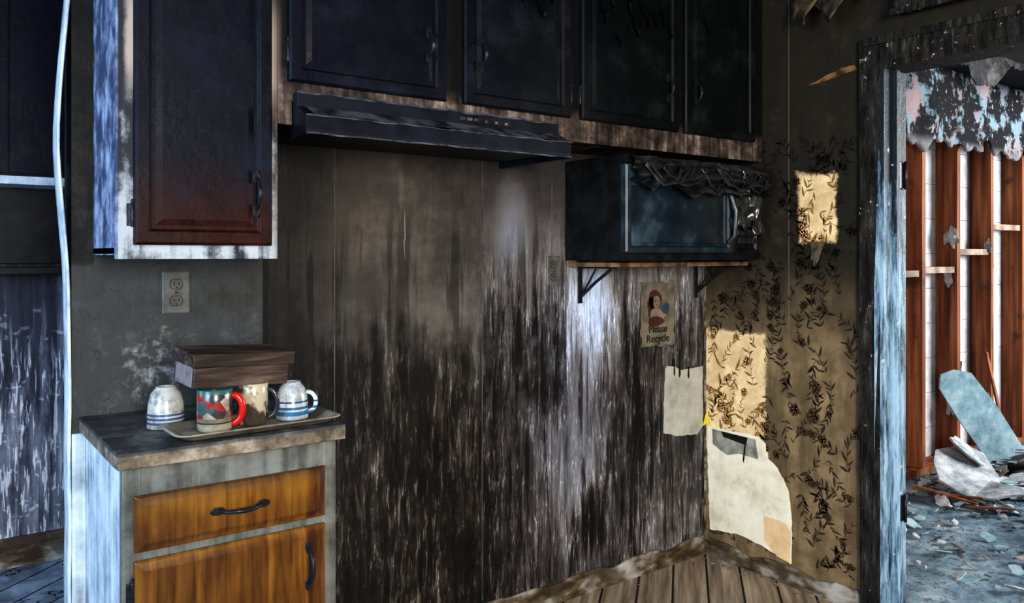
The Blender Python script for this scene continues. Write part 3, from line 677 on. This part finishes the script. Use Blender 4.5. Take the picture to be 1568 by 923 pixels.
b.bm.faces.new(R[-1]); b.bm.faces.new(R[0][::-1])
b.xf(Matrix.Translation((-2.285,-.433,Z))@Matrix.Rotation(.03,4,'Z')); b.done()
ZT=Z+.0085
def mat_cup(name,base,bands,rough=.22,zb=ZT,grime=.8):
    a=M(name,rough,0,.5); g=a.no(scale=14.,det=7.,ro=.7)
    c=base
    for z0,z1,cc in bands: c=a.mix(a.mul(a.sm(a.z,zb+z0-.001,zb+z0),a.sm(a.z,zb+z1+.001,zb+z1)),c,cc)
    c=a.mix(a.mul(a.sm(g,.42,.64),grime),c,(.05,.042,.034))
    a.col(c); return a
blue=(.03,.08,.20)
mA=mat_cup('blue_striped_stoneware',(.42,.43,.41),[(.012,.017,blue),(.023,.028,blue),(.034,.038,blue)],zb=Z).mat
mB=mat_cup('blue_banded_mug',(.48,.54,.58),[(.012,.022,(.02,.16,.34)),(.028,.034,(.02,.10,.24)),(.045,.049,blue)],grime=.65).mat
mC=M('painted_holiday_mug',.25,0,.5); v=mC.vo(scale=34.,out=1); sv=mC.nt.nodes.new('ShaderNodeSeparateColor'); mC.put(sv.inputs[0],v)
cc=mC.ramp(sv.outputs[0],[(.0,(.28,.015,.012)),(.25,(.04,.10,.09)),(.42,(.38,.35,.28)),(.7,(.18,.15,.10)),(.85,(.03,.03,.03))]); 
for z0,z1,q in ((.0,.022,(.28,.26,.19)),(.022,.026,(.04,.03,.025)),(.026,.034,(.22,.19,.13)),(.094,.11,(.03,.10,.09))): cc=mC.mix(mC.mul(mC.sm(mC.z,ZT+z0-.001,ZT+z0),mC.sm(mC.z,ZT+z1+.001,ZT+z1)),cc,q)
g=mC.no(scale=14.,det=7.,ro=.7); cc=mC.mix(mC.mul(mC.sm(g,.45,.68),.6),cc,(.04,.034,.03)); mC.col(cc); mC=mC.mat
for n_ in [n for n in mC.node_tree.nodes if n.type=='VALTORGB']: n_.color_ramp.interpolation='CONSTANT'
mR=simple('red_glaze',(.58,.012,.008),.18,0,.3,20,.05,spec=.5); mD=simple('dark_glaze',(.03,.035,.045),.2,0,.4,20,.05,spec=.5)
mE=M('cream_speckled_mug',.25,0,.5); g=mE.no(scale=14.,det=5.); mE.col(mE.mix(mE.sm(g,.46,.54),(.40,.35,.24),(.045,.035,.025))); mE=mE.mat
def hndl(b,c,r,a,z0,z1,out,th,m):
    pts=[]
    for k in range(13):
        t=k/12; ang=math.pi*t; rad=r-.003+out*math.sin(ang)**.8; z=z0+(z1-z0)*(.5-.5*math.cos(ang))
        pts.append((c[0]+math.cos(a)*rad,c[1]+math.sin(a)*rad,c[2]+z))
    b.tube(pts,th,m,8,1.)
def upmug(name,c,r,h,m,hm,ang,flare=0.,th=.0062):
    b=B(name,m,hm); rt=r*(1+flare)
    b.lathe([(0,0),(r*.86,0),(r*.95,.004),(r,.012),(rt,h*.7),(rt,h-.002),(rt-.002,h),(rt-.004,h-.002),(rt-.005,h*.7),(r-.006,.012),(0,.007)],c,0,36)
    hndl(b,c,rt,ang,h*.16,h*.84,.027,th,1); return b.done()
def invcup(name,c,r,h,m,ang,handle=True):
    b=B(name,m)
    b.lathe([(r-.005,.001),(r-.001,0),(r,.003),(r*.99,h*.35),(r*.93,h*.6),(r*.80,h*.82),(r*.62,h*.93),(r*.55,h*.95),(r*.54,h),(r*.47,h),(r*.45,h*.96),(0,h*.955)],c,0,36)
    if handle: hndl(b,c,r*.95,ang,h*.18,h*.72,.026,.006,0)
    return b.done()
camd=lambda d: math.radians(d)
invcup('striped_cup',(-2.462,-.285,Z),.046,.105,mA,camd(110),True)
upmug('painted_coffee_mug',(-2.384,-.445,ZT),.0425,.105,mC,mR,camd(-28),0,.0085)
upmug('cream_coffee_mug',(-2.283,-.428,ZT),.037,.108,mE,mD,camd(-30),.03)
invcup('banded_cup',(-2.172,-.412,ZT),.043,.098,mB,camd(-35),True)
m_bw=M('charred_box_wood',.5,0,.3); g=m_bw.no(m_bw.mp((2.5,22,30)),1.,6.,.6,.8); m_bw.col(m_bw.ramp(g,[(.3,(.008,.005,.004)),(.5,(.032,.020,.014)),(.75,(.15,.105,.082))])); m_bw.bump(g,.4,.006); m_bw=m_bw.mat
m_bl=simple('ashy_box_end',(.20,.165,.17),.6,0,.5,30,.3)
b=B('wooden_box',m_bw,m_bl); b.mark()
l,d,h=.125,.066,.052
b.box(-l,l,-d,-d+.01,0,h,0); b.box(-l,l,d-.01,d,0,h,0); b.box(-l,-l+.01,-d+.01,d-.01,0,h,1); b.box(l-.01,l,-d+.01,d-.01,0,h,0); b.box(-l+.01,l-.01,-d+.01,d-.01,0,.008,0)
b.box(-l-.006,l+.010,-d-.010,d+.006,h+.0005,h+.034,0)
b.xf(Matrix.Translation((-2.325,-.385,ZT+.108))@Matrix.Rotation(.10,4,'Z')@Matrix.Rotation(.05,4,'Y')@Matrix.Rotation(.06,4,'X')); b.done(bevel=.003)

# ------------------------------------------------------------------ far-left shelf cabinet
b=B('far_wall_cabinet',m_char,m_body,m_black)
b.box(-3.6,-2.30,1.50,1.749,1.735,2.54,0); b.box(-2.66,-2.30,1.49,1.50,1.745,2.525,0); b.box(-3.1,-2.67,1.49,1.50,1.745,2.525,0)
b.box(-3.6,-2.30,1.485,1.749,2.54,2.565,1)
b.box(-3.6,-2.30,1.495,1.749,1.70,1.735,1); b.box(-3.6,-2.3,1.73,1.749,1.36,1.70,2); b.box(-3.6,-2.3,1.60,1.749,1.315,1.345,2); b.box(-2.33,-2.30,1.52,1.73,1.345,1.70,0)
b.done(bevel=.002)

# ------------------------------------------------------------------ lights
def area(name,loc,target,size,sy,power,col,spread=180):
    l=bpy.data.lights.new(name,'AREA'); l.shape='RECTANGLE'; l.size=size; l.size_y=sy; l.energy=power; l.color=col; l.spread=math.radians(spread)
    o=bpy.data.objects.new(name,l); S.collection.objects.link(o); o.location=loc
    o.rotation_euler=(Vector(target)-Vector(loc)).to_track_quat('-Z','Y').to_euler(); return o
area('window_light_left',(-4.8,-1.6,1.7),(-1.2,-.2,1.0),1.1,1.4,88,(.52,.73,1.))
area('key_light_behind',(-2.9,-4.0,1.7),(-.2,-.2,.8),.9,1.1,80,(1.,.92,.82),110)  # unseen warm key lamp, added to light the wallpaper corner
area('window_light_next_room',(4.3,-2.6,2.0),(2.3,.0,.7),1.6,1.2,240,(.92,.96,1.))
area('window_light_far_left',(-4.2,.6,1.8),(-2.5,1.7,1.0),.9,1.1,24,(.55,.72,1.))
W=bpy.data.worlds.new('World'); S.world=W; W.use_nodes=True
W.node_tree.nodes['Background'].inputs[0].default_value=(.60,.68,.82,1); W.node_tree.nodes['Background'].inputs[1].default_value=.18

c=bpy.data.cameras.new('Camera'); c.lens=28.33; c.sensor_width=36; c.shift_y=-.0456; c.clip_start=.05
o=bpy.data.objects.new('Camera',c); S.collection.objects.link(o); o.location=(-2.986,-2.505,1.40)
o.rotation_euler=(math.radians(90),0,math.radians(-36.53)); S.camera=o
